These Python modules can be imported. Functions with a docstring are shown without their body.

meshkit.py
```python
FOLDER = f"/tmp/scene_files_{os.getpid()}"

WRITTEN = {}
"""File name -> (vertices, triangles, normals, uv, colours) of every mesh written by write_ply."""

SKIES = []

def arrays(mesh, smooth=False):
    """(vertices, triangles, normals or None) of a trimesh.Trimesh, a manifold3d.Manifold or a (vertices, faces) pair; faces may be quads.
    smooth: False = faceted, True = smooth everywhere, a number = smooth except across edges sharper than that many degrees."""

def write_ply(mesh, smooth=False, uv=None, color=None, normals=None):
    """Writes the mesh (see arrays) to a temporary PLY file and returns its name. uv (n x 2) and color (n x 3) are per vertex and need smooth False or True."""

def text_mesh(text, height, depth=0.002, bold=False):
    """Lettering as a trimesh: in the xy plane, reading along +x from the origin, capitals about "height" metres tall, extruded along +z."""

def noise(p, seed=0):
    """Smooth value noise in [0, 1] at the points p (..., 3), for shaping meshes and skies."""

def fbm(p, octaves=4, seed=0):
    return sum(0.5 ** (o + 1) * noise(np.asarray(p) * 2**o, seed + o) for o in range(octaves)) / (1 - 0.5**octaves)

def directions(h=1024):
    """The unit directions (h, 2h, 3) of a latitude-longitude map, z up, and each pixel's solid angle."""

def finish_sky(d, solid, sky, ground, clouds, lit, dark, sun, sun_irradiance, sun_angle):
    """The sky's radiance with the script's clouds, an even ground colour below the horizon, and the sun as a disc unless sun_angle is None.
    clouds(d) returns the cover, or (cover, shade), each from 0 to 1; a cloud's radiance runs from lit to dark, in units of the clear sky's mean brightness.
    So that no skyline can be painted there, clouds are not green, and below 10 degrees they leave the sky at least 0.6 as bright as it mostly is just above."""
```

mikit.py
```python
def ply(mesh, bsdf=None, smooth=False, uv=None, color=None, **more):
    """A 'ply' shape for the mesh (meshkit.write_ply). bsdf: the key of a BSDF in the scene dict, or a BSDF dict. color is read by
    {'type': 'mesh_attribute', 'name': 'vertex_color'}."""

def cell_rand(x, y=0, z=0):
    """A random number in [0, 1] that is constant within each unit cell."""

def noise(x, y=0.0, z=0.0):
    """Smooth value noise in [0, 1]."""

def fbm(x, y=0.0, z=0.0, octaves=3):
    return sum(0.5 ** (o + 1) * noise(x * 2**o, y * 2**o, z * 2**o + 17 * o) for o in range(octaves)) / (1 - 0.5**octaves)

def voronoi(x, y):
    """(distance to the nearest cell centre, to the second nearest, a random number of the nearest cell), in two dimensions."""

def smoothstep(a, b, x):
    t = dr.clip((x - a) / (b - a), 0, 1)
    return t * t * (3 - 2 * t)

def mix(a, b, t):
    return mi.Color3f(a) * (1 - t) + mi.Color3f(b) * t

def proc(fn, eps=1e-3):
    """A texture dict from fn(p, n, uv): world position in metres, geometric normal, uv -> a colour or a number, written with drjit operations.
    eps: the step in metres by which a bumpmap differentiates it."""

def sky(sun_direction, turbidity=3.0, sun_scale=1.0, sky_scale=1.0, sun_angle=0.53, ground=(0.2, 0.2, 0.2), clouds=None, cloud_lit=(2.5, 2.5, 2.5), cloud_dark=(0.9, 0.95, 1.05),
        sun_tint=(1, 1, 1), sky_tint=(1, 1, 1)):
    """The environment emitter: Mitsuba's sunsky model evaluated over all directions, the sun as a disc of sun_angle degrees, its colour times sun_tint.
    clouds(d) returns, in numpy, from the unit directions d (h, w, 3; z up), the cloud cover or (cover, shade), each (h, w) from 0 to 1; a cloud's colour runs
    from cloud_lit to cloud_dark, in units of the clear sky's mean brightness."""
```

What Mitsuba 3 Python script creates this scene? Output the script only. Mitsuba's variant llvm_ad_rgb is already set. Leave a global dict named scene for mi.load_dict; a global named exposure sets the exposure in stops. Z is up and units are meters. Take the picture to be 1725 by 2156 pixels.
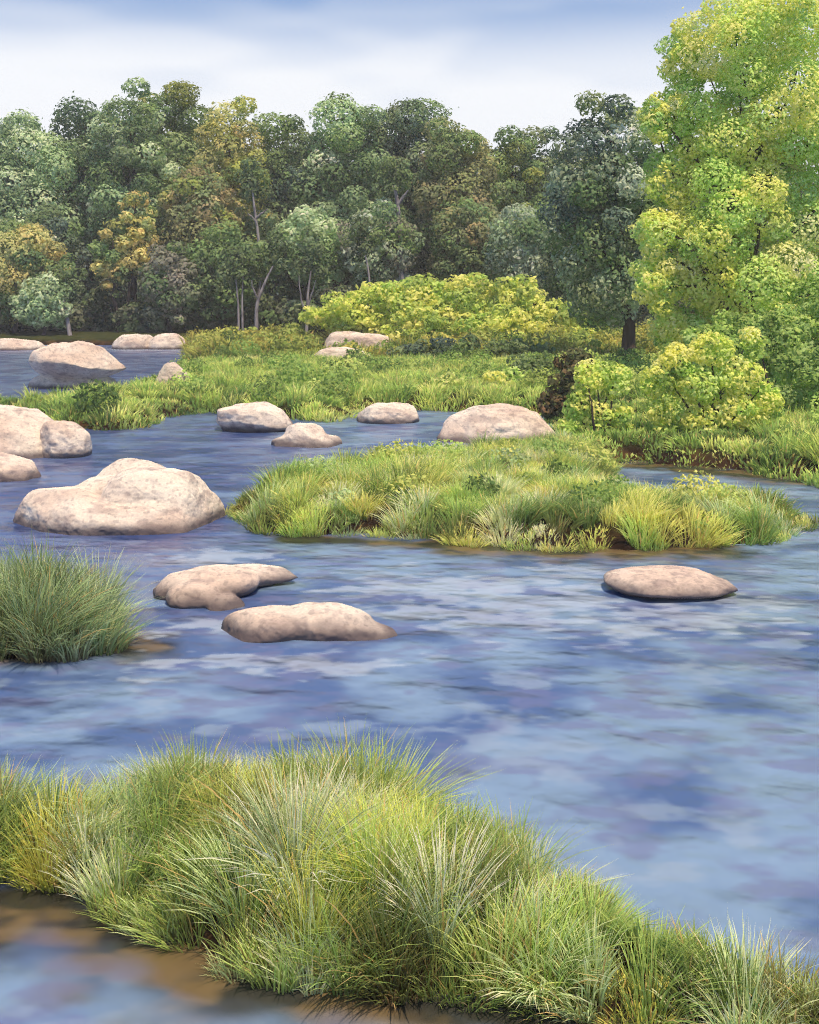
import math
import numpy as np, drjit as dr, mitsuba as mi, mikit, meshkit, trimesh
from shapely.geometry import Polygon, Point
from shapely.ops import unary_union
import shapely

T = mi.ScalarTransform4f
scene, labels = {}, {}

# ------------------------------------------------------------------ camera, sky, exposure
F, H, YH, XC = 2602.0, 3.0, 600.0, 862.5          # focal length and horizon in the units of a 1725 x 2156 picture, eye height
scene['camera'] = {
    'type': 'perspective', 'fov': 2 * math.degrees(math.atan(1078 / F)), 'fov_axis': 'y',
    'near_clip': 0.1, 'far_clip': 3000.0, 'principal_point_offset_y': (1078 - YH) / 2156,
    'to_world': T().look_at(origin=[0, 0, H], target=[0, 10, H], up=[0, 0, 1]),
}


def sstep(a, b, x):
    t = np.clip((x - a) / (b - a), 0, 1)
    return t * t * (3 - 2 * t)


def clouds(d):
    el = np.degrees(np.arcsin(np.clip(d[..., 2], -1, 1)))
    hor = np.hypot(d[..., 0], d[..., 1]) + 1e-6
    az = d / hor[..., None]
    q = np.stack([az[..., 0] * 5, az[..., 1] * 5, el * 0.22], -1)
    n = meshkit.fbm(q, 4, 3)
    veil = 0.98 - 0.74 * sstep(9.4, 13.8, el + 0.6 * (n - 0.5))                      # pale haze of thin cloud low down
    hole = sstep(0.52, 0.70, meshkit.fbm(q * np.array([1.1, 1.1, 1.7]) + 40, 3, 9)) * 0.16
    high = sstep(0.50, 0.80, meshkit.fbm(d / (d[..., 2:3] + 0.25) * 2.2, 4, 5)) * 0.55
    cover = np.where(el < 14.5, np.maximum(veil - hole, 0.12), np.maximum(high, 0.12))
    mixs = sstep(12, 18, el)
    cover = (veil - hole).clip(0.10, 1) * (1 - mixs) + high * mixs
    return np.clip(cover, 0, 1), 0.12 + 0.16 * (n - 0.5)


SUN = (0.20, -0.36, 0.94)
scene['sky'] = mikit.sky(SUN, turbidity=3, clouds=clouds, sun_tint=(1.10, 1.02, 0.90), cloud_lit=(3.3, 3.36, 3.46), cloud_dark=(2.7, 2.85, 3.15),
                         sky_tint=(0.82, 1.0, 1.18))
exposure = 1.55


# ------------------------------------------------------------------ helpers
def G(px, py, z=0.0):
    d = (H - z) * F / (py - YH)
    return np.array([(px - XC) * d / F, d])


def A(px, py, d):
    return np.array([(px - XC) * d / F, d, H - (py - YH) * d / F])


def lin(*c):
    c = np.array(c, float) / 255
    return np.where(c < 0.04045, c / 12.92, ((c + 0.055) / 1.055) ** 2.4)


def vnoise(p, seed=0, octaves=3):
    return meshkit.fbm(np.asarray(p, float), octaves, seed)


def put(key, shape, label=None, cat=None, group=None, kind=None):
    scene[key] = shape
    if label or kind:
        mark(key, label, cat, group, kind)


def mark(key, label=None, cat=None, group=None, kind=None):
    e = {}
    if label: e['label'] = label
    if cat: e['category'] = cat
    if group: e['group'] = group
    if kind: e['kind'] = kind
    labels[key] = e


COUNT = {}


def numbered(name):
    n = COUNT.get(name, 0)
    COUNT[name] = n + 1
    return name if n == 0 else f'{name}_{n:03d}'


def unit(v):
    return v / (np.linalg.norm(v, axis=-1, keepdims=True) + 1e-12)


# ------------------------------------------------------------------ materials
VC = {'type': 'mesh_attribute', 'name': 'vertex_color'}
scene['leaf'] = {'type': 'principledthin', 'base_color': VC, 'roughness': 0.8, 'diff_trans': 0.8, 'spec_trans': 0.0, 'eta': 1.15}
scene['blade'] = {'type': 'principledthin', 'base_color': VC, 'roughness': 0.7, 'diff_trans': 0.7, 'spec_trans': 0.0, 'eta': 1.2}


def rock_color(p, n, uv):
    big = mikit.fbm(p.x * 1.1, p.y * 1.1, p.z * 1.6, 3)
    mid = mikit.fbm(p.x * 5 + 7, p.y * 5, p.z * 7, 3)
    fine = mikit.noise(p.x * 60, p.y * 60, p.z * 60)
    c = mikit.mix(mi.Color3f(0.57, 0.465, 0.395), mi.Color3f(0.67, 0.60, 0.53), mikit.smoothstep(0.33, 0.66, big))
    c = mikit.mix(c, mi.Color3f(0.30, 0.235, 0.225), mikit.smoothstep(0.48, 0.7, mid) * 0.55)
    c = mikit.mix(c, mi.Color3f(0.72, 0.67, 0.59), mikit.smoothstep(0.52, 0.7, mikit.fbm(p.x * 2.1 + 31, p.y * 2.1, p.z * 2, 3)) * 0.55)
    grain = mikit.noise(p.x * 24 + 5, p.y * 24, p.z * 24)
    c = mikit.mix(c, mi.Color3f(0.20, 0.17, 0.17), mikit.smoothstep(0.62, 0.8, grain) * 0.35)
    crack = mikit.smoothstep(0.0, 0.035, dr.abs(mikit.fbm(p.x * 1.7 + 13, p.y * 1.7, p.z * 2.6 + p.x * 0.8, 3) - 0.47))
    c = mikit.mix(mi.Color3f(0.12, 0.095, 0.095), c, 0.78 + 0.22 * crack)
    c = c * (0.84 + 0.32 * fine)
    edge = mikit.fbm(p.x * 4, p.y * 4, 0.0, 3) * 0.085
    wet_shade = 1 - mikit.smoothstep(0.02, 0.17, p.z - edge + 0.03)                  # damp stain above the water line, deepened as painted shade of the undersides
    return mikit.mix(c, mi.Color3f(0.07, 0.055, 0.065), wet_shade * 0.9)


def rock_bump(p, n, uv):
    return mikit.fbm(p.x * 9, p.y * 9, p.z * 11, 4) * 0.05 + mikit.noise(p.x * 45, p.y * 45, p.z * 45) * 0.004


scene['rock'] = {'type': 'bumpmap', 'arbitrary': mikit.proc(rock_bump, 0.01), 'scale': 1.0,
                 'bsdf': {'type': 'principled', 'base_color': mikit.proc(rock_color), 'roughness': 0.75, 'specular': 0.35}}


def soil_color(p, n, uv):
    a = mikit.fbm(p.x * 2.5, p.y * 2.5, p.z * 2.5, 4)
    c = mikit.mix(mi.Color3f(0.022, 0.014, 0.010), mi.Color3f(0.085, 0.048, 0.022), mikit.smoothstep(0.45, 0.75, a))
    g = mikit.smoothstep(0.15, 0.4, p.z + 0.12 * a)
    return mikit.mix(c, mi.Color3f(0.045, 0.06, 0.018), g * 0.8)


scene['soil'] = {'type': 'twosided', 'bsdf': {'type': 'diffuse', 'reflectance': mikit.proc(soil_color)}}


def bark_color(p, n, uv):
    a = mikit.fbm(p.x * 6, p.y * 6, p.z * 1.5, 3)
    return mikit.mix(mi.Color3f(0.035, 0.028, 0.03), mi.Color3f(0.11, 0.085, 0.08), a)


def pale_bark_color(p, n, uv):
    a = mikit.fbm(p.x * 7, p.y * 7, p.z * 2.0, 3)
    return mikit.mix(mi.Color3f(0.15, 0.14, 0.17), mi.Color3f(0.33, 0.31, 0.34), mikit.smoothstep(0.3, 0.6, a))


scene['bark'] = {'type': 'twosided', 'bsdf': {'type': 'diffuse', 'reflectance': mikit.proc(bark_color)}}
scene['pale_bark'] = {'type': 'twosided', 'bsdf': {'type': 'diffuse', 'reflectance': mikit.proc(pale_bark_color)}}

# ------------------------------------------------------------------ the ground: banks and islands
def poly(pts):
    return Polygon([G(*p) for p in pts]).buffer(0)


SPIT = poly([(-500, 1840), (0, 1835), (120, 1850), (250, 1890), (340, 1955), (480, 2012), (640, 2052), (800, 2072), (1000, 2084), (1200, 2106), (1450, 2142),
             (1900, 2230), (2000, 2225), (1720, 2160), (1540, 2095), (1340, 2025), (1130, 1925), (1000, 1850), (820, 1745), (560, 1705), (350, 1712), (200, 1765), (0, 1765), (-500, 1790)])
ISLET = poly([(-400, 1385), (0, 1385), (140, 1382), (215, 1370), (232, 1345), (215, 1310), (120, 1280), (-100, 1270), (-400, 1275)])
ISLAND = poly([(497, 1078), (560, 1115), (640, 1128), (760, 1122), (880, 1130), (1000, 1145), (1200, 1156), (1440, 1152), (1600, 1140), (1690, 1112), (1700, 1098), (1600, 1086),
               (1450, 1082), (1320, 1072), (1245, 1035), (1275, 985), (1180, 955), (1100, 972), (1000, 975), (880, 985), (780, 1000), (680, 1025), (560, 1058)])
BANK = unary_union([
    poly([(-300, 852), (0, 850), (60, 872), (130, 895), (220, 905), (300, 900), (340, 878), (450, 866), (560, 884), (640, 880), (700, 888), (740, 866), (895, 862), (980, 868), (1160, 872),
          (1175, 930), (1180, 975), (1270, 985), (1330, 968), (1400, 976), (1560, 988), (1725, 1018), (2300, 1110), (2300, 735), (400, 735), (405, 778), (330, 815), (262, 836), (110, 862), (0, 846), (-300, 846)]),
    Polygon([(-70, 62.0), G(0, 726), G(380, 726), G(405, 735), (60, 57.8), (70, 160), (-70, 160)]).buffer(0)])


def mound(area, xs, ys, height, ramp, deep=-0.5, rough=0.06, seed=0, far_rise=None):
    X, Y = np.meshgrid(xs, ys)
    P = shapely.points(X.ravel(), Y.ravel())
    shapely.prepare(area)
    inside = shapely.contains(area, P)
    dist = shapely.distance(area.boundary, P)
    s = np.where(inside, dist, -dist)
    p3 = np.stack([X.ravel(), Y.ravel(), 0 * X.ravel()], -1)
    s = s + (vnoise(p3 / ramp * 1.3, seed) - 0.5) * ramp * 0.7
    z = np.where(s > 0, height * (1 - np.exp(-2.2 * s / ramp)) + 0.02, np.maximum(deep, 0.75 * s * height / ramp - 0.01))
    z = z + (vnoise(p3 * 3.1 / max(ramp, 0.4), seed + 5) - 0.5) * rough * np.clip(s / ramp + 0.4, 0, 1) * 2
    if far_rise is not None:
        z = z + far_rise(X.ravel(), Y.ravel())
    nx, ny = len(xs), len(ys)
    i, j = np.meshgrid(np.arange(nx - 1), np.arange(ny - 1))
    a = (j * nx + i).ravel()
    q = np.stack([a, a + 1, a + nx + 1, a + nx], -1)
    V = np.stack([X.ravel(), Y.ravel(), z], -1)
    q = q[(V[q][:, :, 2] > deep + 1e-6).any(1)]
    return trimesh.Trimesh(*clean(V, q), process=False), (X, Y, z.reshape(X.shape))


def clean(V, q):
    f = np.vstack([q[:, [0, 1, 2]], q[:, [0, 2, 3]]])
    used, inv = np.unique(f, return_inverse=True)
    return V[used], inv.reshape(f.shape)


from scipy.interpolate import RegularGridInterpolator
SURF = {}


def build_mound(key, area, xs, ys, *a, label, **k):
    m, (X, Y, Z) = mound(area, xs, ys, *a, **k)
    SURF[key] = RegularGridInterpolator((ys, xs), Z, bounds_error=False, fill_value=-1)
    put(key, mikit.ply(m, 'soil', smooth=True), label, None, None, 'structure')


def zat(key, x, y):
    return SURF[key](np.stack([y, x], -1))


build_mound('grassy_spit', SPIT, np.arange(-6, 4.5, 0.04), np.arange(4.0, 7.9, 0.04), 0.20, 0.35, seed=1, label='dark soil of the spit under the foreground grass')
build_mound('grassy_islet', ISLET, np.arange(-6.5, -1.8, 0.05), np.arange(9.3, 12.6, 0.05), 0.045, 0.5, seed=2, label='brown mud of the small islet at the left edge')
build_mound('grassy_island', ISLAND, np.arange(-3.5, 6.0, 0.07), np.arange(13.3, 23.2, 0.07), 0.22, 0.4, seed=3, label='brown earth of the long low island in mid river')


def rise(x, y):
    return sstep(58, 90, y) * 0.8 + sstep(100, 600, y) * 6


xs = np.unique(np.concatenate([-np.geomspace(32, 900, 25), np.arange(-32, 32, 0.25), np.geomspace(32, 900, 25)]))
ys = np.concatenate([np.arange(14.0, 75, 0.22), np.geomspace(75.2, 1500, 40)])
FAR = unary_union([BANK, Polygon([(-900, 62.0), (-60, 62.0), (-60, 100), (60, 100), (60, 57.5), (900, 57.5), (900, 1600), (-900, 1600)])])
build_mound('river_bank', FAR, xs, ys, 0.3, 0.7, seed=4, far_rise=rise, label='green bank and forest floor beyond the river')
bed = trimesh.Trimesh([[-900, -20, -0.6], [900, -20, -0.6], [900, 75, -0.6], [-900, 75, -0.6]], [[0, 1, 2], [0, 2, 3]])
put('riverbed', mikit.ply(bed, 'soil'), 'brown stony bed under the river', None, None, 'structure')


# ------------------------------------------------------------------ water
def seg(p, ax, ay, bx, by):
    """distance from p (in plan) to a segment"""
    dx, dy = bx - ax, by - ay
    t = dr.clip(((p.x - ax) * dx + (p.y - ay) * dy) / (dx * dx + dy * dy), 0, 1)
    return dr.sqrt(dr.square(p.x - ax - t * dx) + dr.square(p.y - ay - t * dy))


SHOAL = [(G(-300, 1870), G(100, 1900), 0.46), (G(100, 1900), G(480, 2060), 0.54), (G(480, 2060), G(900, 2120), 0.34), (G(900, 2110), G(1300, 2160), 0.18),
         (G(-200, 1385), G(300, 1368), 0.33), (G(620, 1135), G(1000, 1150), 0.3), (G(1000, 1155), G(1500, 1155), 0.5), (G(1300, 970), G(1700, 1015), 0.5)]
FOAMS = [(G(470, 1172), 0.55, 0.30), (G(395, 1318), 0.35, 0.22), (G(880, 1290), 0.7, 0.35), (G(40, 728), 2.5, 2.0), (G(250, 735), 2.5, 1.5), 
         (G(560, 1400), 0.9, 0.25), (G(1050, 1235), 1.6, 0.6), (G(1180, 1280), 1.9, 0.7)]


def water_color(p, n, uv):
    a = mikit.fbm(p.x * 1.3 + 3, p.y * 1.7, 0.0, 4)
    b = mikit.fbm(p.x * 3.3 + 50, p.y * 4.4 + 9, 0.0, 3)
    c = mikit.mix(mi.Color3f(0.075, 0.135, 0.32), mi.Color3f(0.20, 0.315, 0.50), mikit.smoothstep(0.32, 0.66, a))
    c = mikit.mix(c, mi.Color3f(0.15, 0.175, 0.35), mikit.smoothstep(0.48, 0.74, b) * 0.6)
    c = mikit.mix(c, mi.Color3f(0.27, 0.37, 0.52), mikit.smoothstep(0.60, 0.78, mikit.fbm(p.x * 2.2, p.y * 3.0 + 80, 0.0, 4)) * 0.6)
    deep = mikit.smoothstep(-0.6, -2.6, p.x + 1.6 * (mikit.fbm(p.x * 0.5, p.y * 0.5 + 5, 0.0, 3) - 0.5) + 0.05 * p.y) * mikit.smoothstep(8.5, 11.5, p.y)
    c = c * (1 - 0.42 * deep * mi.Color3f(1.0, 1.0, 0.62))                    # the deeper channel between the rocks
    wob = (mikit.fbm(p.x * 2.4 + 90, p.y * 2.4, 0.0, 3) - 0.5)
    shoal = mi.Float(0)
    for (p0, p1, w) in SHOAL:                                     # shallow water over the brown bed along the banks
        s = seg(p, float(p0[0]), float(p0[1]), float(p1[0]), float(p1[1])) / w
        shoal = dr.maximum(shoal, 1 - mikit.smoothstep(0.3, 1.5, s + wob * 1.6))
    bedc = mikit.mix(mi.Color3f(0.030, 0.026, 0.014), mi.Color3f(0.15, 0.105, 0.040), mikit.smoothstep(0.38, 0.68, b))
    c = mikit.mix(c, bedc, shoal * 0.95)
    foam = mi.Float(0)
    for (q, rx, ry) in FOAMS:
        e = dr.sqrt(dr.square((p.x - float(q[0])) / rx) + dr.square((p.y - float(q[1])) / ry))
        foam = dr.maximum(foam, 1 - mikit.smoothstep(0.2, 1.4, e + wob * 2.2 + 2.6 * (mikit.fbm(p.x * 5 + 11, p.y * 8, 0.0, 3) - 0.5)))
    return mikit.mix(c, mi.Color3f(0.50, 0.60, 0.72), foam * 0.5)


def water_bump(p, n, uv):
    w = mikit.fbm(p.x * 1.3 + 0.4 * p.y, p.y * 2.0, 0.0, 3) * 0.085
    w = w + mikit.fbm(p.x * 4.5 + 20 + p.y, p.y * 7.5, 0.0, 3) * 0.016
    w = w + mikit.fbm(p.x * 13 + 3 * p.y, p.y * 19 + 7, 0.0, 2) * 0.0055
    w = w + mikit.fbm(p.x * 31 + 5 * p.y, p.y * 43 + 7, 0.0, 2) * 0.0016
    return w


scene['river_water'] = {'type': 'bumpmap', 'arbitrary': mikit.proc(water_bump, 0.02), 'scale': 1.0,
                        'bsdf': {'type': 'roughplastic', 'diffuse_reflectance': mikit.proc(water_color), 'alpha': 0.10, 'int_ior': 1.33, 'nonlinear': False}}
xs = np.unique(np.concatenate([np.linspace(-900, -40, 6), np.arange(-40, 41, 2.0), np.linspace(40, 900, 6)]))
ys = np.concatenate([np.arange(-6, 75, 2.0)])
X, Y = np.meshgrid(xs, ys)
i, j = np.meshgrid(np.arange(len(xs) - 1), np.arange(len(ys) - 1))
a = (j * len(xs) + i).ravel()
wv = np.stack([X.ravel(), Y.ravel(), 0 * X.ravel()], -1)
wf = np.stack([a, a + 1, a + len(xs) + 1, a + len(xs)], -1)
put('river', mikit.ply((wv, wf), 'river_water', smooth=True, uv=wv[:, :2]), 'rippled blue river water', None, None, 'structure')


# ------------------------------------------------------------------ boulders
def boulder(key, label, lobes, seed, cuts=(), k=0.12, sub=5, rough=1.0, z0=0.0, pw=2.4, facets=12, cutoff=(0.72, 0.92)):
    """lobes: (x, y, z, rx, ry, rz, tilt in degrees about the view axis) in metres; a star-shaped solid from their smooth union, cut by planes."""
    ico = trimesh.creation.icosphere(subdivisions=sub)
    D = ico.vertices.view(np.ndarray)
    L = np.array([l[:6] for l in lobes], float)
    wt = (L[:, 3] * L[:, 5])[:, None]
    mid = (L[:, :3] * wt).sum(0) / wt.sum()
    c0 = np.array([mid[0], mid[1], z0 + 0.1 * L[:, 5].max()])
    size = np.ptp(np.vstack([L[:, :3] - L[:, 3:6], L[:, :3] + L[:, 3:6]]), axis=0).max()

    def sdf(P):
        out = None
        for l in lobes:
            q = P - np.array(l[:3])
            t = math.radians(l[6])
            q = np.stack([q[:, 0] * math.cos(t) + q[:, 2] * math.sin(t), q[:, 1], -q[:, 0] * math.sin(t) + q[:, 2] * math.cos(t)], -1)
            r = np.array(l[3:6])
            k0 = (np.abs(q / r) ** pw).sum(1) ** (1 / pw)
            s = (k0 - 1) * r.min()
            if out is None:
                out = s
            else:
                hh = np.clip(0.5 + 0.5 * (out - s) / k, 0, 1)
                out = out * (1 - hh) + s * hh - k * hh * (1 - hh)
        for (nx, ny, nz, off) in cuts:
            n = np.array([nx, ny, nz]) / math.sqrt(nx * nx + ny * ny + nz * nz)
            s = (P - c0) @ n - off
            kk = k * 0.6
            hh = np.clip(0.5 + 0.5 * (s - out) / kk, 0, 1)
            out = out * (1 - hh) + s * hh + kk * hh * (1 - hh)
        return out

    steps = np.linspace(0.0, size, 70)
    S = np.stack([sdf(c0 + D * t) for t in steps])
    far = (len(steps) - 1) - (S[::-1] < 0).argmax(0)
    far = np.where((S < 0).any(0), far, 0)
    lo, hi = steps[far], steps[np.minimum(far + 1, len(steps) - 1)]
    for _ in range(18):
        m = (lo + hi) / 2
        neg = sdf(c0 + D * m[:, None]) < 0
        lo, hi = np.where(neg, m, lo), np.where(neg, hi, m)
    P = c0 + D * lo[:, None]
    w = float(np.sqrt(np.ptp(P[:, 0]) * L[:, 5].max()))
    P = P + D * ((vnoise(P / w * 1.7 + seed * 7.3, seed, 3) - 0.5) * 0.22 * w * rough)[:, None]
    lo0, hi0 = P.min(0), P.max(0)
    rg = np.random.default_rng(seed)
    for _ in range(facets):                                                  # broken faces
        nv = rg.normal(size=3); nv[2] = abs(nv[2]) * 0.8; nv /= np.linalg.norm(nv)
        h = (P - c0) @ nv
        off = h.max() * rg.uniform(*cutoff)
        sc = np.where(h > off, off / np.maximum(h, 1e-6), 1.0)
        P = c0 + (P - c0) * (0.15 + 0.85 * sc)[:, None]
    for _ in range(16):                                                  # small worn edges
        nv = rg.normal(size=3); nv[2] = abs(nv[2]); nv /= np.linalg.norm(nv)
        h = (P - c0) @ nv
        off = h.max() * rg.uniform(0.88, 0.96)
        P = c0 + (P - c0) * np.where(h > off, 0.1 + 0.9 * off / np.maximum(h, 1e-6), 1.0)[:, None]
    P = P - D * (np.clip(np.abs(vnoise(P / w * 4 + seed * 1.7, seed + 21, 4) - 0.5) * 2, 0, 0.5) * -0.06 * w * rough)[:, None]
    P = P + D * ((vnoise(P / w * 6 + seed, seed + 9, 4) - 0.5) * 0.06 * w * rough)[:, None]
    lo1, hi1 = P.min(0), P.max(0)
    P = lo0 + (P - lo1) / (hi1 - lo1) * (hi0 - lo0)
    m = trimesh.Trimesh(P, ico.faces, process=False)
    trimesh.smoothing.filter_taubin(m, iterations=3)
    put(key, mikit.ply(trimesh.Trimesh(m.vertices, ico.faces, process=False), 'rock', smooth=True), label, 'boulder')


def rock(label, base, lobes, seed, z=0.0, cuts=(), lift=1.0, kf=0.3, **k):
    """lobes in picture units: (centre column, half width, top row, offset back in metres, half depth in metres, tilt); foot of the front at row BASE"""
    d0 = (H - z) * F / (base - YH)
    out = []
    for (cx, hw, top, dy, ry, tilt, *zc) in lobes:
        d = d0 + dy
        zl = z + (zc[0] if zc else 0.0)
        rz = max(H - (top - YH) * d / F - zl, 0.05) * lift
        out.append(((cx - XC) * d / F, d, zl, hw * d / F, ry, rz, tilt))
    boulder(numbered('boulder'), label, out, seed, cuts=cuts, k=kf * min(min(o[3], o[5]) for o in out) + 0.015, z0=z, **k)


rock('large stepped pinkish boulder at left, the biggest rock in the river', 1128,
     [(235, 236, 1046, 0.80, 0.78, 0), (325, 112, 986, 0.85, 0.5, -2), (112, 110, 1032, 0.72, 0.62, 3), (298, 104, 966, 1.5, 0.42, 0), (225, 60, 1004, 1.2, 0.4, 6), (388, 74, 1034, 0.85, 0.62, -6)], 11, sub=6, facets=0, kf=0.08, rough=0.55, pw=3.0,
     cuts=[(1, -0.35, 0.42, 1.0), (-1, -0.8, 0.35, 1.08)])
rock('tan boulder with dark underside in front of the far rapids, upper left', 822, [(160, 106, 742, 1.0, 1.0, -6, 0.75), (140, 74, 722, 1.1, 0.9, 5, 0.8), (148, 88, 786, 1.2, 0.7, 0)], 12, facets=5)
rock('small pink rock half buried in the bright green bank', 806, [(366, 38, 762, 0.35, 0.35, 0)], 13, z=0.45)
rock('large cream boulder cut off by the left edge, uppermost rock there', 968, [(-20, 120, 856, 0.9, 0.9, -6, 0.15), (40, 75, 880, 0.7, 0.7, -10, 0.15)], 14, facets=6)
rock('rounded cream boulder leaning against the right side of the boulder at the left edge', 966, [(138, 57, 886, 0.5, 0.5, -14, 0.22), (125, 40, 930, 0.5, 0.4, 0)], 15, facets=6)
rock('low pale wedge of rock at the left edge, below the two cream boulders', 1015, [(-5, 92, 954, 0.5, 0.5, -10)], 16, facets=5)
rock('pale rounded boulder with dark left edge below the bright green bank', 913, [(538, 80, 862, 0.7, 0.7, -6, 0.22), (520, 58, 851, 0.75, 0.6, -4, 0.25), (540, 62, 890, 0.8, 0.6, 0)], 17, facets=6)
rock('low pointed tan rock just right of and below the pale rounded boulder', 943, [(645, 74, 918, 0.5, 0.5, 0), (638, 42, 891, 0.55, 0.45, 0)], 18, facets=5)
rock('flat grey-mauve rock against the foot of the bright green bank, centre', 893, [(818, 66, 848, 0.6, 0.6, 3, 0.15), (818, 55, 870, 0.6, 0.5, 0)], 19, facets=6)
rock('broad domed pinkish boulder behind the grassy island', 934, [(1035, 122, 874, 0.9, 0.9, 0), (1050, 104, 853, 1.0, 0.8, -2), (1120, 56, 876, 0.9, 0.7, -6)], 20, facets=4)
rock('cream forked rock with a long arm pointing right, lower centre left', 1288,
     [(425, 110, 1202, 0.72, 0.36, 6, 0.06), (480, 92, 1192, 1.05, 0.26, 0, 0.08), (572, 64, 1196, 1.15, 0.17, -9, 0.10), (405, 52, 1228, 0.36, 0.26, 0, 0.05), (468, 36, 1252, 0.18, 0.18, 0)], 21, sub=5, rough=0.6, facets=0, kf=0.2)
rock('flat two-humped tan rock nearest the viewer, pointed at its right end', 1357,
     [(555, 94, 1284, 0.38, 0.34, 4, 0.05), (692, 92, 1276, 0.42, 0.32, -4, 0.05), (775, 74, 1312, 0.30, 0.2, -12)], 22, sub=5, rough=0.7, facets=2, kf=0.2)
rock('lone rounded cream boulder in open water at right', 1272, [(1412, 138, 1213, 0.5, 0.5, -2, 0.08), (1390, 100, 1201, 0.55, 0.4, 3, 0.08)], 23, sub=5, rough=0.6, facets=3)
rock('pale far rock at the foot of the forest, left edge', 738, [(20, 80, 714, 1.0, 1.0, 0)], 24, sub=4)
rock('orange-tan far rock at the foot of the forest, left of its neighbour', 736, [(280, 44, 709, 0.8, 0.8, 0), (300, 30, 704, 0.9, 0.6, 0)], 25, sub=4)
rock('orange-tan far rock at the foot of the forest, touching the orange grass', 736, [(350, 52, 706, 0.9, 0.9, 0), (370, 34, 700, 0.9, 0.7, 0)], 26, sub=4)
rock('upper rock slab in the grass under the yellow bushes', 731, [(745, 70, 699, 0.8, 0.8, 0), (800, 46, 705, 0.8, 0.7, -4), (720, 46, 694, 1.2, 0.6, 0)], 27, z=0.38, sub=4)
rock('lower rock slab in the grass under the yellow bushes', 757, [(726, 66, 732, 0.7, 0.7, -3)], 28, z=0.42, sub=4)


# ------------------------------------------------------------------ foliage
LEAF_GAIN = 1.7          # a thin leaf sends part of its base colour through to the other side


def soften(col, k):
    return col * k + (col @ np.array([0.25, 0.6, 0.15]))[:, None] * (1 - k)


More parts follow.
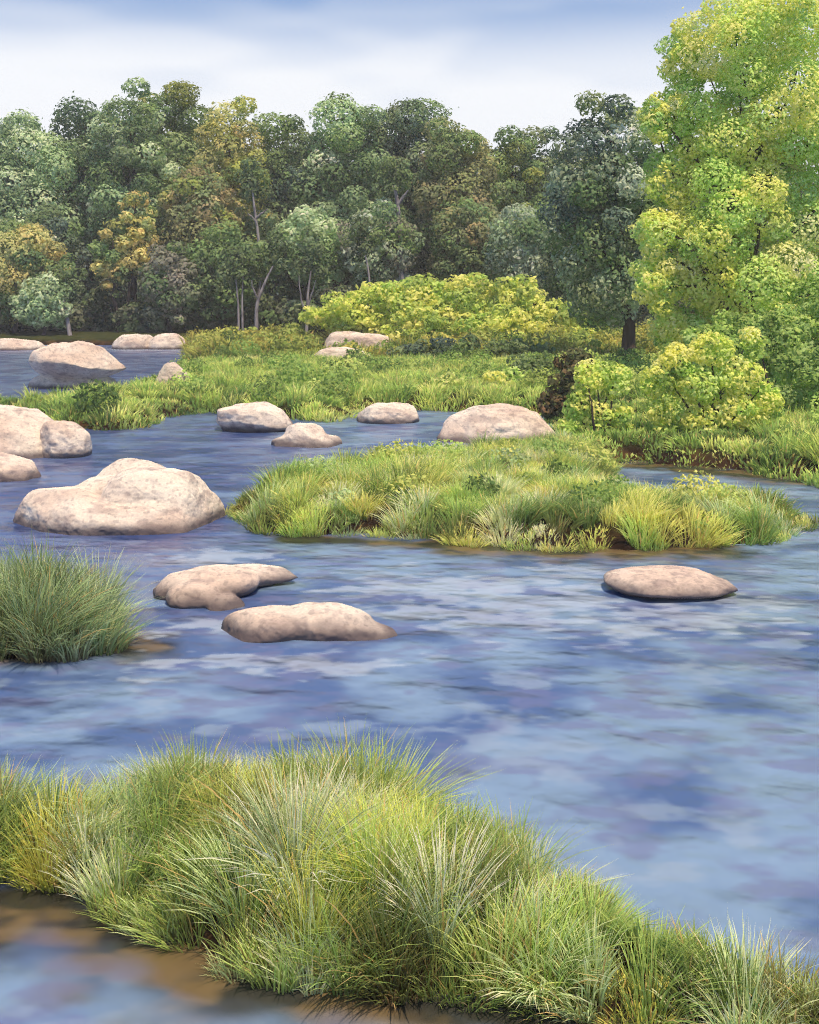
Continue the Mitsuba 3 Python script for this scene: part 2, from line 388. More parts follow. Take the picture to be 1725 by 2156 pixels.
def leaf_mesh(P, N, size, col, rng, aspect=0.55):
    n = len(P)
    col = soften(col, 0.80)
    a = unit(np.cross(N, rng.normal(size=(n, 3))))
    b = np.cross(N, a)
    L, W = size[:, None], size[:, None] * aspect
    bend = N * L * 0.12
    V = np.stack([P - a * L / 2 - bend, P + b * W / 2, P + a * L / 2 - bend, P - b * W / 2], 1).reshape(-1, 3)
    i = np.arange(n)[:, None] * 4
    f = np.vstack([i + np.array([0, 1, 3]), i + np.array([1, 2, 3])])
    return V, f, np.repeat(np.clip(col * LEAF_GAIN, 0.004, 0.9), 4, 0)


def crown_mesh(clumps, palette, leaf, cover, rng, spread=0.42, weights=None):
    """clumps: (centre, radii) ellipsoids; leaves through the outer part of each one, facing roughly outwards."""
    C = np.array([c[0] for c in clumps]); R = np.array([c[1] for c in clumps])
    pal = np.array(palette)
    Ps, Ns, Cs, Ss = [], [], [], []
    for ci, (c, r) in enumerate(zip(C, R)):
        area = 4 * math.pi * ((r[0] * r[1]) ** 1.6 / 3 + (r[0] * r[2]) ** 1.6 / 3 + (r[1] * r[2]) ** 1.6 / 3) ** (1 / 1.6)
        n = int(area * cover / (leaf * leaf * 0.3)) + 8
        D = unit(rng.normal(size=(n, 3)))
        lump = 0.72 + 0.62 * vnoise(D * 1.9 + ci * 5.1, ci % 17, 3)
        rad = (1 - np.abs(rng.normal(size=n)) * 0.20) * lump
        stray = rng.random(n) < 0.05
        rad = np.where(stray, rad * rng.uniform(1.05, 1.25, n), rad)
        P = c + D * r * rad[:, None]
        inside = np.zeros(n, bool)
        near = np.nonzero(np.linalg.norm(C - c, axis=1) < (R.max(1) + r.max()))[0]
        for o in near:
            if o != ci:
                inside |= (((P - C[o]) / R[o]) ** 2).sum(1) < 0.38
        P, D = P[~inside], D[~inside]
        N = unit(unit(D / r) + rng.normal(size=P.shape) * spread + np.array([0, 0, 0.25]))
        base = pal[rng.choice(len(pal), p=weights)]
        second = pal[rng.choice(len(pal), p=weights)]
        t = sstep(0.42, 0.62, vnoise(P / (r.mean() * 0.8) + ci, 5 + ci % 11, 2))[:, None] * 0.8
        col = base * (1 - t) + second * t
        col = col * rng.uniform(0.86, 1.14, (len(P), 1)) * (1 + rng.normal(size=P.shape) * 0.04) * rng.uniform(0.82, 1.18)
        Ps.append(P); Ns.append(N); Cs.append(col); Ss.append(leaf * rng.uniform(0.6, 1.35, len(P)))
    return leaf_mesh(np.vstack(Ps), np.vstack(Ns), np.concatenate(Ss), np.vstack(Cs), rng)


def tube(pts, radii, sides=8):
    p = np.asarray(pts, float)
    t = unit(np.gradient(p, axis=0))
    a = unit(np.cross(t, np.array([0.13, 1, 0.21])))
    b = np.cross(t, a)
    ang = np.arange(sides) * 2 * np.pi / sides
    v = p[:, None] + np.asarray(radii)[:, None, None] * (np.cos(ang)[None, :, None] * a[:, None] + np.sin(ang)[None, :, None] * b[:, None])
    i, j = np.meshgrid(np.arange(len(p) - 1), np.arange(sides), indexing='ij')
    q = np.stack([i * sides + j, i * sides + (j + 1) % sides, (i + 1) * sides + (j + 1) % sides, (i + 1) * sides + j], -1).reshape(-1, 4)
    return v.reshape(-1, 3), np.vstack([q[:, [0, 1, 2]], q[:, [0, 2, 3]]])


def join(parts):
    V, Fs, at = [], [], 0
    for p in parts:
        V.append(p[0]); Fs.append(p[1] + at); at += len(p[0])
    return np.vstack(V), np.vstack(Fs)


def limb(p0, p1, r0, r1, rng, n=8, wob=0.06):
    t = np.linspace(0, 1, n)[:, None]
    L = np.linalg.norm(np.array(p1) - p0)
    bend = rng.normal(size=3) * L * wob
    P = np.array(p0) * (1 - t) + np.array(p1) * t + bend * np.sin(t * np.pi) + rng.normal(size=(n, 3)) * L * wob * 0.18 * np.sin(t * np.pi)
    return tube(P, r0 + (r1 - r0) * t[:, 0])


def tree_trunk(base, top, r, targets, rng, lean=0.05):
    base, top = np.array(base, float), np.array(top, float)
    hgt = top[2] - base[2]
    n = 14
    t = np.linspace(0, 1, n)[:, None]
    bend = rng.normal(size=3) * np.array([1, 1, 0]) * hgt * lean
    P = base * (1 - t) + top * t + bend * np.sin(t * np.pi) + rng.normal(size=(n, 3)) * np.array([1, 1, 0]) * hgt * 0.006
    rad = r * ((1 - t[:, 0]) ** 0.8 * 0.85 + 0.12) * (1 + 0.6 * np.exp(-t[:, 0] * 22))
    parts = [tube(P, rad, 10)]
    for q in targets:
        q = np.array(q)
        s = float(np.clip((q[2] - base[2]) / hgt - 0.28, 0.18, 0.85))
        k = s * (n - 1); k0 = int(k); fr = k - k0
        p0 = P[k0] * (1 - fr) + P[min(k0 + 1, n - 1)] * fr
        rr = float(np.interp(s, t[:, 0], rad))
        parts.append(limb(p0, q, rr * 0.38, rr * 0.10, rng))
    return join(parts)


def foliage(key, part, V, f, col):
    put(f'{key}__{part}' if part else key, mikit.ply((V, f), 'leaf', smooth=False, color=col))


def envelope_clumps(c, r, n, rng, rel=(0.28, 0.46), fill=0.55):
    """clumps through an ellipsoidal crown: most on its outside, some within"""
    out = []
    k = np.arange(n) + 0.5
    th, ph = np.arccos(1 - 2 * k / n), math.pi * (1 + 5 ** 0.5) * k + rng.random() * 6
    for a, b in zip(th, ph):
        u = np.array([math.sin(a) * math.cos(b), math.sin(a) * math.sin(b), math.cos(a)])
        s = rng.uniform(*rel)
        m = min(r)
        cr = np.array([s * r[0] * 0.55 + s * m * 0.45, s * m, s * m * rng.uniform(0.75, 1.0)])
        out.append((c + u * (r - cr) * rng.uniform(0.74, 1.12), cr))
    for _ in range(int(n * fill * 0.4)):
        u = unit(rng.normal(size=3)) * rng.uniform(0.1, 0.55)
        s = rng.uniform(*rel) * 1.1
        out.append((c + u * r, np.array([s * min(r)] * 3)))
    return out


# palettes (leaf base colours)
P_SAGE = [lin(138, 158, 116), lin(118, 142, 100), lin(156, 174, 136), lin(98, 122, 84)]
P_DARK = [lin(74, 98, 70), lin(90, 110, 74), lin(68, 90, 82), lin(104, 118, 80)]
P_MID = [lin(98, 122, 66), lin(82, 108, 66), lin(112, 132, 84), lin(74, 96, 58)]
P_OLIVE = [lin(132, 138, 52), lin(112, 122, 48), lin(150, 148, 66), lin(96, 108, 52)]
P_OCHRE = [lin(174, 156, 88), lin(158, 150, 84), lin(142, 144, 84), lin(128, 134, 80)]
P_BROWN = [lin(122, 116, 78), lin(106, 110, 70), lin(138, 126, 86), lin(96, 108, 72)]
P_GREY = [lin(128, 144, 120), lin(108, 126, 102), lin(148, 160, 142), lin(92, 110, 86)]
P_MAUVE = [lin(118, 116, 104), lin(100, 108, 88), lin(126, 124, 112)]
P_YELLOW = [lin(190, 206, 74), lin(172, 196, 74), lin(150, 178, 74), lin(188, 196, 64), lin(168, 196, 116), lin(122, 152, 60), lin(158, 186, 84), lin(132, 162, 88), lin(196, 210, 84)]
P_LIME = [lin(188, 204, 68), lin(170, 192, 66), lin(200, 212, 80), lin(144, 172, 62), lin(172, 196, 96), lin(118, 146, 56)]
P_GOLD = [lin(190, 196, 78), lin(174, 188, 74), lin(200, 200, 86), lin(148, 168, 66), lin(124, 148, 60)]


def tree(name, label, cx, top, bot, hw, d, pal, seed, n=22, leaf=0.30, cover=0.9, trunk_px=None, bark='bark', r=0.22, depth=0.8, group=None, base_z=0.5, weights=None, rel=(0.24, 0.52)):
    rng = np.random.default_rng(seed)
    hw = hw * 1.22
    leaf = leaf * 0.86
    n = int(n * 1.5)
    bot = min(bot + 25, 700)
    key = numbered(name)
    ct, cb = A(cx, top, d), A(cx, bot, d)
    c = (ct + cb) / 2
    rr = np.array([hw * d / F, hw * d / F * depth, (ct[2] - cb[2]) / 2])
    cl = envelope_clumps(c, rr, n, rng, rel)
    V, f, col = crown_mesh(cl, np.array(list(pal) + P_MID[:2]) * 1.32, leaf, cover, rng, weights=weights)
    tx = cx if trunk_px is None else trunk_px
    base = np.array([(tx - XC) * d / F, d, base_z - 0.25])
    tv = tree_trunk(base, c + np.array([0, 0, rr[2] * 0.7]), r, [q[0] for q in cl[::3]], rng)
    put(f'{key}__trunk', mikit.ply(tv, bark, smooth=True))
    foliage(key, 'crown', V, f, col)
    mark(key, label, 'tree', group)
    return key


FT = 'forest_tree'
tree(FT, 'tall sage green tree at the left end of the forest skyline', 55, 228, 620, 125, 74, P_SAGE, 101, n=26)
tree(FT, 'dark blue-green tree between the sage trees of the left skyline', 190, 205, 640, 95, 76, P_DARK, 102, n=26)
tree(FT, 'rounded light sage tree just left of the highest point of the skyline', 270, 168, 560, 95, 73, P_SAGE + P_MID, 103, n=24)
tree(FT, 'olive-topped tree making the highest point of the far skyline', 365, 155, 620, 95, 76, P_OLIVE + P_MID, 104, n=26)
tree(FT, 'ochre-crowned tree at the right shoulder of the left skyline hump', 485, 198, 600, 78, 73, P_OCHRE + P_OLIVE, 105, n=24)
tree(FT, 'dark green tree in the dip of the skyline left of centre', 615, 222, 640, 105, 76, P_DARK, 106, n=26)
tree(FT, 'soft sage tree left of the central skyline dome', 728, 195, 600, 100, 74, P_SAGE + P_MID, 107, n=26)
tree(FT, 'dark green tree forming the central dome of the skyline', 868, 182, 600, 105, 76, P_DARK + P_GREY[:1], 108, n=26)
tree(FT, 'brownish ochre tree right of the central dome', 968, 240, 580, 88, 72, P_OCHRE[2:] + P_BROWN, 109, n=22)
tree(FT, 'yellow-olive topped tree low on the skyline right of centre', 1075, 250, 600, 72, 74, P_OLIVE + P_MID, 110, n=22)
tree(FT, 'dark tree at the lowest notch of the skyline, left of the grey-green tree', 1140, 258, 640, 72, 76, P_DARK, 111, n=22)
tree(FT, 'large grey-green tree beside the tall yellow-green tree', 1285, 188, 690, 120, 43, P_GREY + P_DARK[2:], 112, n=30, leaf=0.22, trunk_px=1325, r=0.24)
# lower trees standing in front
tree(FT, 'small ochre tree at the left edge over the far rapids', 35, 452, 660, 98, 66, P_OCHRE, 121, n=22, leaf=0.3, r=0.16)
tree(FT, 'slim golden-ochre tree left of centre in front of the dark forest', 285, 390, 570, 48, 67, P_OCHRE[:2] + P_OLIVE[2:3], 122, n=14, leaf=0.3, trunk_px=265, r=0.12)
tree(FT, 'golden lower tree leaning below the slim golden-ochre tree', 235, 465, 610, 42, 66.5, P_OCHRE[:3], 123, n=12, leaf=0.3, trunk_px=250, r=0.12)
tree(FT, 'teal-green tree with a dark gap to its right, over the far boulder', 110, 430, 640, 70, 69, P_GREY + P_DARK, 124, n=18, leaf=0.3, r=0.16)
tree(FT, 'olive-brown tree in the middle of the left forest', 420, 330, 600, 88, 70, P_BROWN + P_OLIVE[1:2], 125, n=22, leaf=0.32)
tree(FT, 'bright mid green tree low in the forest left of the pale trunks', 470, 470, 660, 70, 67, P_MID, 126, n=18, leaf=0.3, r=0.14)
tree(FT, 'mauve-grey tree low in the forest above the orange-tan rocks', 360, 510, 690, 62, 66, P_MAUVE, 127, n=16, leaf=0.3, r=0.14)
tree(FT, 'sage tree low in the forest above the left end of the yellow bushes', 655, 420, 600, 72, 69, P_SAGE, 128, n=18, leaf=0.3, r=0.14)
tree(FT, 'pale grey-green tree low in the forest under the central dome', 800, 420, 600, 78, 68, P_GREY + P_MAUVE[:1], 129, n=18, leaf=0.3, r=0.14)
tree(FT, 'dull olive tree low in the forest right of centre', 985, 400, 600, 78, 69, P_BROWN[1:] + P_MID, 130, n=18, leaf=0.3)
tree(FT, 'silvery sage tree low in the forest left of the tall yellow-green tree', 1110, 420, 620, 82, 66, P_GREY + P_SAGE[:1], 131, n=20, leaf=0.3)
tree(FT, 'sage tree low on the bank at the far left with foliage down to the rocks', 90, 575, 705, 55, 64, P_SAGE, 132, n=14, leaf=0.28, r=0.1)
tree(FT, 'dark olive tree in the hollow left of the tall yellow-green tree', 1215, 440, 700, 72, 62, P_DARK + P_BROWN[1:2], 133, n=18, leaf=0.3)
tree(FT, 'dark green tree low in the forest behind the pale forked trunks', 560, 440, 690, 80, 70, P_DARK, 134, n=18, leaf=0.3)
# the wood behind the first row, and the undergrowth below it: masses that cannot be counted
def mass(key, spots, d, pal, leaf, cover, seed, label, cat, n=16, trunks=True):
    rng = np.random.default_rng(seed)
    cl, tr = [], []
    for (cx, top, bot, hw) in spots:
        dd = d + rng.uniform(-2, 2)
        ct, cb = A(cx, top, dd), A(cx, bot, dd)
        c = (ct + cb) / 2
        rr = np.array([hw * dd / F, hw * dd / F * 0.7, (ct[2] - cb[2]) / 2])
        cl += envelope_clumps(c, rr, n, rng, (0.4, 0.6), 0.2)
        if trunks:
            tr.append(limb(np.array([c[0], dd, 0.3]), c, 0.25, 0.1, rng))
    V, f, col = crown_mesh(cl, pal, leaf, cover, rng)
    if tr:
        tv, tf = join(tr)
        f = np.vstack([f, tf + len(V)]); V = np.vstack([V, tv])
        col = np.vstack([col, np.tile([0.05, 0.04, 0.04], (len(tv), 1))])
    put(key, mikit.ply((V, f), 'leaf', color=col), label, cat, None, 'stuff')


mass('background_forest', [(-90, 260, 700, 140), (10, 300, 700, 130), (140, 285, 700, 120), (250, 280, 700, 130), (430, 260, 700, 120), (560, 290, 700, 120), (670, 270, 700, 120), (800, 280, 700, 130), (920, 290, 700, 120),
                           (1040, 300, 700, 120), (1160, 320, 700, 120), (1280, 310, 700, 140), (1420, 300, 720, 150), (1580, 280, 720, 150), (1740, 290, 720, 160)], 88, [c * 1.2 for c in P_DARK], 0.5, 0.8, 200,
     'dark wood seen in the gaps between the first row of crowns', 'forest')
mass('undergrowth', [(x, 610 + 25 * math.sin(x * 0.05), 706, 62) for x in range(-60, 1400, 70)] + [(x, 655 + 14 * math.sin(x * 0.09), 722, 40) for x in range(-40, 420, 45)], 68, P_DARK + P_MID[1:2] + P_MAUVE[1:2], 0.34, 1.0, 201,
     'dark undergrowth along the foot of the forest', 'undergrowth', n=10, trunks=False)


# slender pale trunks at the forest edge
def pale_tree(label, pts, d, r, seed, forks=(), crown=None, pal=P_MID + P_DARK[1:2]):
    rng = np.random.default_rng(seed)
    key = numbered('pale_tree')
    P = np.array([A(x, y, d) for x, y in pts])
    P[0, 2] = 0.3
    t = np.linspace(0, 1, 16)
    u = np.linspace(0, 1, len(P))
    Q = np.stack([np.interp(t, u, P[:, i]) for i in range(3)], -1)
    for _ in range(2):
        Q[1:-1] = (Q[:-2] + 2 * Q[1:-1] + Q[2:]) / 4
    parts = [tube(Q, r * (1 - 0.6 * t), 8)]
    for s, (x, y) in forks:
        p0 = Q[int(s * 15)]
        parts.append(limb(p0, A(x, y, d - 0.3), r * 0.6, r * 0.2, rng))
    put(f'{key}__trunk', mikit.ply(join(parts), 'pale_bark', smooth=True))
    top = Q[-1]
    rr = np.array(crown or (1.2, 1.0, 1.4))
    V, f, col = crown_mesh(envelope_clumps(top + np.array([0, 0.6, rr[2] * 0.4]), rr, 9, rng, (0.35, 0.5)), pal, 0.28, 0.6, rng)
    foliage(key, 'crown', V, f, col)
    mark(key, label, 'tree')


pale_tree('slender pale trunk at far left leaning over the tan boulder', [(148, 706), (140, 660), (128, 610)], 64, 0.13, 301)
pale_tree('left one of the two thin straight pale trunks above the orange grass', [(503, 690), (502, 640), (497, 590)], 63, 0.07, 302)
pale_tree('right one of the two thin straight pale trunks above the orange grass', [(512, 690), (510, 640), (512, 580)], 63, 0.07, 303)
pale_tree('pale forked trunk bending right above the orange grass', [(540, 690), (540, 640), (560, 590), (575, 560)], 63, 0.11, 304, forks=[(0.4, (530, 590))])
pale_tree('tall grey trunk with a bright upper bend in the middle of the left forest', [(540, 690), (548, 590), (545, 500), (536, 440), (532, 400)], 68.5, 0.12, 305, forks=[(0.62, (522, 450)), (0.7, (565, 440))])
pale_tree('cluster of pale stems just left of the yellow bushes', [(645, 680), (648, 620), (655, 570)], 62, 0.09, 306, forks=[(0.3, (630, 580)), (0.35, (665, 590))])
pale_tree('grey trunk showing high under the central dome of the skyline', [(850, 620), (842, 500), (838, 430), (830, 390)], 67.5, 0.18, 307, forks=[(0.7, (860, 400))])
pale_tree('thin pale leaning trunk above the middle of the yellow bushes', [(790, 640), (775, 560), (765, 520)], 63, 0.07, 308)


# ------------------------------------------------------------------ shrubs and the tall yellow-green tree
def shrub(label, blobs, d, pal, seed, leaf, n=10, cover=0.9, name='shrub', stem=0.03, group=None, rel=(0.34, 0.52), depth=0.8, zb=0.2, gain=1.0):
    """blobs: (centre column, centre row, half width, half height) in picture units at distance d"""
    rng = np.random.default_rng(seed)
    key = numbered(name)
    cl = []
    for b in blobs:
        x, y, hw, hh = b[:4]
        dd = d + (b[4] if len(b) > 4 else 0)
        rr = np.array([hw, hw * depth, hh]) * dd / F
        cl += envelope_clumps(A(x, y, dd), rr, n, rng, rel)
    V, f, col = crown_mesh(cl, np.array(pal) * gain, leaf, cover, rng, spread=0.55)
    parts = []
    x0 = np.mean([c[0] for c in cl], axis=0)
    for q in cl[::max(1, len(cl) // 12)]:
        b = np.array([x0[0], x0[1], zb - 0.15])
        parts.append(limb(b, q[0], stem, stem * 0.3, rng))
    put(f'{key}__stem', mikit.ply(join(parts), 'bark', smooth=True))
    keep = V.reshape(-1, 4, 3)[:, :, 2].min(1) > zb - 0.18
    V = V.reshape(-1, 4, 3)[keep].reshape(-1, 3); col = col.reshape(-1, 4, 3)[keep].reshape(-1, 3)
    i = np.arange(keep.sum())[:, None] * 4
    foliage(key, 'foliage', V, np.vstack([i + np.array([0, 1, 3]), i + np.array([1, 2, 3])]), col)
    mark(key, label, 'shrub', group)


shrub('yellow-green bush at the left end of the row below the forest', [(665, 664, 45, 22), (735, 650, 75, 45), (800, 625, 65, 42), (790, 678, 70, 34), (720, 684, 50, 24)], 55, P_GOLD + P_LIME[:2], 401, 0.24, n=11)
shrub('tall golden-green bush in the middle of the row below the forest', [(880, 625, 85, 55, 0.6), (900, 672, 90, 40, -0.6), (985, 625, 75, 58), (880, 704, 85, 32, -0.8), (985, 690, 80, 44, -0.6)], 54, P_GOLD + P_LIME[3:4], 402, 0.24, n=13)
shrub('yellow-green bush at the right end of the row below the forest', [(1085, 625, 70, 48, 0.5), (1080, 680, 80, 45, -0.5), (1180, 680, 75, 55), (1090, 716, 85, 30, -0.8), (1190, 716, 75, 34, -0.8)], 53, P_GOLD + P_LIME[:1], 403, 0.24, n=12)
shrub('dark green low bush under the golden bushes, right of the rock slabs', [(880, 745, 75, 34), (970, 738, 80, 38), (1080, 748, 100, 40)], 44, P_MID + P_DARK[1:], 404, 0.2, n=10)
shrub('brighter low bush on the bank above the domed boulder', [(960, 815, 80, 42), (1060, 812, 85, 46)], 33, P_LIME[3:] + P_MID[:1] + P_LIME[:1], 405, 0.15, n=10)
shrub('green bush with grey-violet stems above the domed boulder, right of the brighter bush', [(1125, 800, 66, 62)], 34, P_MID + P_MID[:1], 406, 0.15, n=12)
shrub('dark brownish bush left of the ragged lime bushes', [(1195, 830, 58, 56), (1215, 770, 54, 42), (1165, 850, 40, 36)], 27, [lin(104, 84, 54), lin(84, 82, 50), lin(96, 100, 58), lin(80, 90, 54)], 407, 0.15, n=10)
shrub('smaller ragged lime bush overhanging the domed boulder', [(1245, 790, 44, 46), (1295, 800, 42, 55), (1220, 850, 40, 44), (1265, 880, 44, 46), (1310, 885, 34, 40), (1200, 915, 34, 44), (1240, 940, 30, 30)], 22.5, P_LIME, 408, 0.10, n=6, rel=(0.5, 0.75), gain=1.05)
shrub('large ragged lime bush at the foot of the tall yellow-green tree', [(1385, 800, 42, 48), (1430, 760, 46, 46), (1500, 735, 56, 46), (1585, 730, 36, 48), (1555, 790, 60, 48), (1470, 815, 58, 46), (1400, 860, 44, 44), (1545, 865, 56, 44), (1610, 850, 44, 56),
                                                                                 (1470, 890, 50, 44), (1590, 920, 40, 46), (1400, 915, 34, 34), (1520, 930, 34, 30)], 22.5, P_LIME, 409, 0.10, n=6, rel=(0.5, 0.75), gain=1.05)
shrub('mid green bush at the right edge beside the large ragged lime bush', [(1700, 830, 90, 120), (1640, 720, 90, 90, 4), (1760, 700, 90, 100, 4), (1480, 740, 60, 70, 4), (1550, 720, 80, 80, 4)], 25, [lin(122, 154, 62), lin(108, 140, 60), lin(132, 160, 84), lin(146, 172, 70)], 410, 0.13, n=15)

rng = np.random.default_rng(500)
D = 33.0
blobs = [(1385, 250, 48, 52), (1560, 90, 150, 120), (1460, 110, 70, 85), (1640, 60, 120, 110), (1430, 230, 70, 70), (1560, 260, 150, 110), (1690, 240, 130, 140), (1430, 370, 75, 80), (1560, 420, 130, 110),
         (1690, 450, 130, 130), (1400, 480, 80, 60), (1390, 590, 68, 85), (1510, 580, 110, 100), (1640, 620, 130, 120), (1430, 690, 70, 60), (1560, 720, 110, 80), (1720, 720, 110, 120), (1850, 300, 150, 200), (1840, 560, 140, 180), (1470, 330, 80, 80), (1620, 350, 90, 90), (1500, 500, 90, 80)]
cl = []
for (x, y, hw, hh) in blobs:
    rr = np.array([hw, hw * 0.9, hh]) * D / F
    cl += envelope_clumps(A(x, y, D) + np.array([0, rng.uniform(-0.5, 0.9), 0]), rr, 11, rng, (0.34, 0.56))
V, f, col = crown_mesh(cl, np.array(P_YELLOW) * 1.2, 0.125, 0.85, rng, spread=0.5)
put('yellow_tree__trunk', mikit.ply(tree_trunk((A(1590, 800, D)[0], D + 0.3, 0.2), A(1590, 60, D), 0.26, [q[0] for q in cl[::6]], rng), 'bark', smooth=True))
foliage('yellow_tree', 'crown', V, f, col)
mark('yellow_tree', 'tall bright yellow-green tree filling the upper right corner', 'tree')


# ------------------------------------------------------------------ grass
def blades(base, dirs, length, width, curve, col_base, col_tip, rng, segs=3):
    """one bent strip per row; dirs are the unit lean directions in plan, curve how far the tip leans"""
    n = len(base)
    side = unit(np.cross(np.c_[dirs, np.zeros(n)], [0, 0, 1]) + rng.normal(size=(n, 3)) * 0.5)
    V, C = [], []
    for s in range(segs + 1):
        t = s / segs
        h = length * t * (1 - 0.35 * curve * t)
        out = length * curve * t ** 1.7
        p = base + np.c_[dirs * out[:, None], h]
        w = (width * (1 - t) ** 0.6)[:, None] * side / 2
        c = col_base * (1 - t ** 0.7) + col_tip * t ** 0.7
        if s < segs:
            V += [p - w, p + w]; C += [c, c]
        else:
            V += [p]; C += [c]
    m = len(V)
    V = np.stack(V, 1).reshape(-1, 3); C = np.stack(C, 1).reshape(-1, 3)
    i = np.arange(n)[:, None] * m
    fs = []
    for s in range(segs - 1):
        fs += [i + np.array([2 * s, 2 * s + 1, 2 * s + 3]), i + np.array([2 * s, 2 * s + 3, 2 * s + 2])]
    fs.append(i + np.array([2 * segs - 2, 2 * segs - 1, 2 * segs]))
    return V, np.vstack(fs), C


def scatter(area, spacing, rng, shrink=0.0):
    a = area.buffer(-shrink)
    x0, y0, x1, y1 = a.bounds
    gx, gy = np.meshgrid(np.arange(x0, x1, spacing), np.arange(y0, y1, spacing))
    p = np.stack([gx.ravel(), gy.ravel()], -1) + rng.uniform(-0.5, 0.5, (gx.size, 2)) * spacing
    shapely.prepare(a)
    return p[shapely.contains(a, shapely.points(p[:, 0], p[:, 1]))]


def grass(key, ground, area, spacing, per, length, width, pal, base_pal, seed, label, shrink=0.0, tuft=0.8, segs=3, lean=0.35, herb=None, gain=1.5, low=None, hmap=None):
    """tufts of bent blades; herb = (spacing, radius, leaf length, cover): leafy low cushions among them; low = polygon where everything stays short"""
    rng = np.random.default_rng(seed)
    c = scatter(area, spacing, rng, shrink)
    rims = [g.exterior for g in getattr(area, 'geoms', [area])]
    e = np.array([r.interpolate(t).coords[0] for r in rims for t in np.arange(0, r.length, spacing * 0.8)])
    e = (e + rng.normal(size=e.shape) * spacing * 0.2)[rng.random(len(e)) < 0.85]
    c = np.vstack([c, e])
    n = len(c)
    pal, base_pal = np.array(pal), np.array(base_pal)

    def tone(p):
        """which palette colour grows where: patches a few tufts wide"""
        v = vnoise(np.c_[p, np.zeros(len(p))] / (spacing * 1.7) + 3.3, seed + 2, 2)
        q = np.clip((v - 0.24) / 0.52, 0, 0.999) * len(pal)
        return np.clip(q + rng.normal(size=len(p)) * 0.7, 0, len(pal) - 1).astype(int)

    def short(p):
        return np.where(shapely.contains(low, shapely.points(p[:, 0], p[:, 1])), 0.55, 1.0) if low is not None else np.ones(len(p))

    pc = pal[tone(c)] * rng.uniform(0.72, 1.28, (n, 1))
    bc = base_pal[rng.integers(0, len(base_pal), n)]
    big = rng.uniform(0.75, 1.2, n) * (0.52 + 0.95 * vnoise(np.c_[c, np.zeros(n)] / (spacing * 2.5), seed, 2)) * short(c)
    big[-len(e):] *= 0.62                                                # low fringe along the water
    if hmap is not None:
        big = big * hmap(c)
    tl = rng.normal(size=(n, 2)) * lean
    i = np.repeat(np.arange(n), per)
    ang, rad = rng.uniform(0, 2 * np.pi, len(i)), np.sqrt(rng.random(len(i))) * spacing * tuft
    off = np.stack([np.cos(ang), np.sin(ang)], -1)
    p = c[i] + off * rad[:, None] * 0.8
    z = zat(ground, p[:, 0], p[:, 1])
    ok = z > -0.10
    i, off, p, z, rad = i[ok], off[ok], p[ok], np.maximum(z[ok], -0.02), rad[ok]
    dirs = off * (rad / (spacing * tuft))[:, None] + tl[i] + rng.normal(size=off.shape) * 0.22       # a rounded cushion: the outer blades lie flatter
    cur = np.clip(np.linalg.norm(dirs, axis=1) * 0.62, 0.05, 0.97)
    L = length * big[i] * rng.uniform(0.55, 1.15, len(i))
    W = width * rng.uniform(0.7, 1.3, len(i))
    jit = rng.uniform(0.84, 1.16, (len(i), 1)) * (1 + rng.normal(size=(len(i), 3)) * 0.05)
    dead = rng.random(len(i)) < 0.05
    ct = np.where(dead[:, None], lin(190, 160, 96), pc[i] * jit)
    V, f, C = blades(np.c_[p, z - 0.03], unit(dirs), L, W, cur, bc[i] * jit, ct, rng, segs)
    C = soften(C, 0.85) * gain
    if herb:
        sp, rad0, leaf, cover = herb
        h = scatter(area, sp, rng, shrink + rad0 * 0.3)
        hz = zat(ground, h[:, 0], h[:, 1])
        hs = rng.uniform(0.45, 1.0, len(h)) ** 1.5 * 1.6 * short(h)
        h, hz, hs = h[short(h) > 0.9], hz[short(h) > 0.9], hs[short(h) > 0.9]
        tn = pal[tone(h)]
        for a, zz, k, t in zip(h, hz, hs, tn):
            if zz < 0:
                continue
            cl = [(np.array([a[0], a[1], zz + rad0 * 0.35 * k]), np.array([rad0 * rng.uniform(0.8, 1.4), rad0, rad0 * 0.85]) * k)]
            v2, f2, c2 = crown_mesh(cl, [t, t * rng.uniform(0.8, 1.1)], leaf, cover, rng, spread=0.8)
            HV.append(v2); HC.append(c2 / LEAF_GAIN * min(gain, 1.5))
        v2, c2 = np.vstack(HV), np.vstack(HC)
        HV.clear(); HC.clear()
        q = np.arange(len(v2) // 4)[:, None] * 4
        f = np.vstack([f, q + len(V) + np.array([0, 1, 3]), q + len(V) + np.array([1, 2, 3])])
        V, C = np.vstack([V, v2]), np.vstack([C, c2])
    put(key, mikit.ply((V, f), 'blade', smooth=False, color=np.clip(C, 0.004, 0.9)), label, 'grass', None, 'stuff')


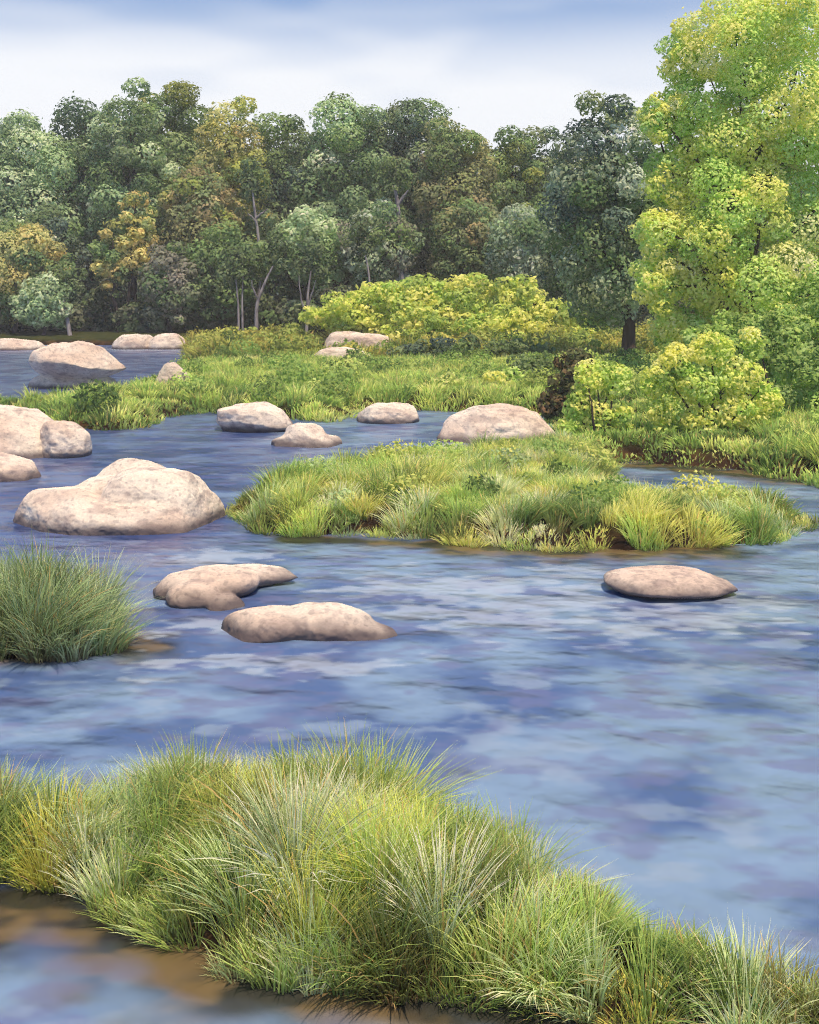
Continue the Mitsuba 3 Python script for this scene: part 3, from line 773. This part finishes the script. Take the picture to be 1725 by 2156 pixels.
HV, HC = [], []          # leafy cushions of the grass under way
G_FRONT = [lin(112, 132, 62), lin(126, 148, 64), lin(182, 188, 66), lin(142, 168, 78), lin(196, 212, 166), lin(160, 182, 92), lin(126, 150, 66), lin(178, 200, 138), lin(140, 166, 70), lin(174, 184, 70), lin(134, 140, 68)]
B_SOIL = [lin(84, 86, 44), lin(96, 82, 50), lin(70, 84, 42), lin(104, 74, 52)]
grass('spit_grass', 'grassy_spit', SPIT.buffer(0.02), 0.20, 330, 0.385, 0.0095, G_FRONT, B_SOIL, 601, 'tall tufted grass on the spit across the foreground', segs=4, tuft=0.8, lean=0.3, gain=1.75, hmap=lambda c: (1 - 0.42 * sstep(0.1, 1.2, c[:, 0])) * (1 - 0.15 * sstep(-1.2, -1.7, c[:, 0])))
grass('islet_grass', 'grassy_islet', ISLET.intersection(Polygon([(-9, 9.0), (-9, 14), G(250, 1310), G(225, 1385)]).buffer(0.05)), 0.24, 230, 0.50, 0.014, [lin(104, 130, 72), lin(120, 148, 90), lin(164, 184, 140), lin(142, 168, 112), lin(112, 138, 84)], B_SOIL, 602,
      'dark green arching grass on the islet at the left edge', lean=0.3, tuft=0.9, segs=4, gain=1.45)
G_MID = [lin(86, 112, 52), lin(130, 160, 72), lin(172, 192, 88), lin(150, 178, 74), lin(166, 190, 128), lin(112, 142, 62), lin(184, 194, 84), lin(140, 158, 66), lin(98, 122, 58)]
grass('island_grass', 'grassy_island', ISLAND, 0.31, 190, 0.34, 0.019, G_MID, B_SOIL, 603, 'lush yellow-green grass covering the long island in mid river', lean=0.25, tuft=0.72, shrink=0.04, gain=2.35, herb=(0.85, 0.22, 0.07, 0.7))
G_FAR = [lin(86, 116, 56), lin(128, 160, 66), lin(176, 196, 90), lin(156, 184, 76), lin(120, 150, 64), lin(166, 186, 76), lin(100, 130, 60)]
near_bank = BANK.intersection(Polygon([(-8.5, 18), (9.5, 18), (16.5, 44), (-16.5, 44)]))
SHADY = Polygon([G(1150, 880), G(1150, 1000), G(1600, 1010), G(1600, 860)])
grass('bank_grass', 'river_bank', near_bank, 0.5, 85, 0.34, 0.042, G_FAR, [lin(90, 104, 46), lin(80, 92, 44)], 604, 'bright green grass on the bank behind the river rocks', lean=0.25, tuft=0.75, shrink=0.08, gain=2.25, segs=2,
      herb=(1.9, 0.40, 0.12, 0.7), low=SHADY)
G_ORANGE = [lin(110, 134, 54), lin(134, 152, 56), lin(156, 160, 60), lin(168, 164, 58), lin(142, 158, 62), lin(120, 144, 58)]
grass('orange_grass', 'river_bank', BANK.intersection(Polygon([(-17, 44), (13, 44), (16, 61), (-22, 61)])).difference(Polygon([G(650, 768), G(655, 690), G(838, 690), G(838, 768)])).difference(Polygon([(-40, 40), (-40, 80), G(385, 690), G(400, 740)])).buffer(-0.1), 0.65, 28, 0.6, 0.09, G_ORANGE, [lin(96, 92, 44), lin(80, 84, 44)], 605, 'tall yellow and orange grass at the foot of the forest', lean=0.4, tuft=0.9,
      herb=(1.6, 0.5, 0.2, 0.7))

# ------------------------------------------------------------------ the air: a thin summer haze over the river
scene['haze_air'] = {'type': 'homogeneous', 'albedo': 0.95, 'sigma_t': 0.0010}
scene['haze'] = {'type': 'cube', 'to_world': T().translate([0, 790, 8.0]).scale([905, 815, 11.0]), 'bsdf': {'type': 'null'}, 'interior': {'type': 'ref', 'id': 'haze_air'}}
labels['haze'] = {'label': 'thin summer haze over the river and the forest', 'category': 'haze', 'kind': 'stuff'}
scene['camera']['medium'] = {'type': 'ref', 'id': 'haze_air'}
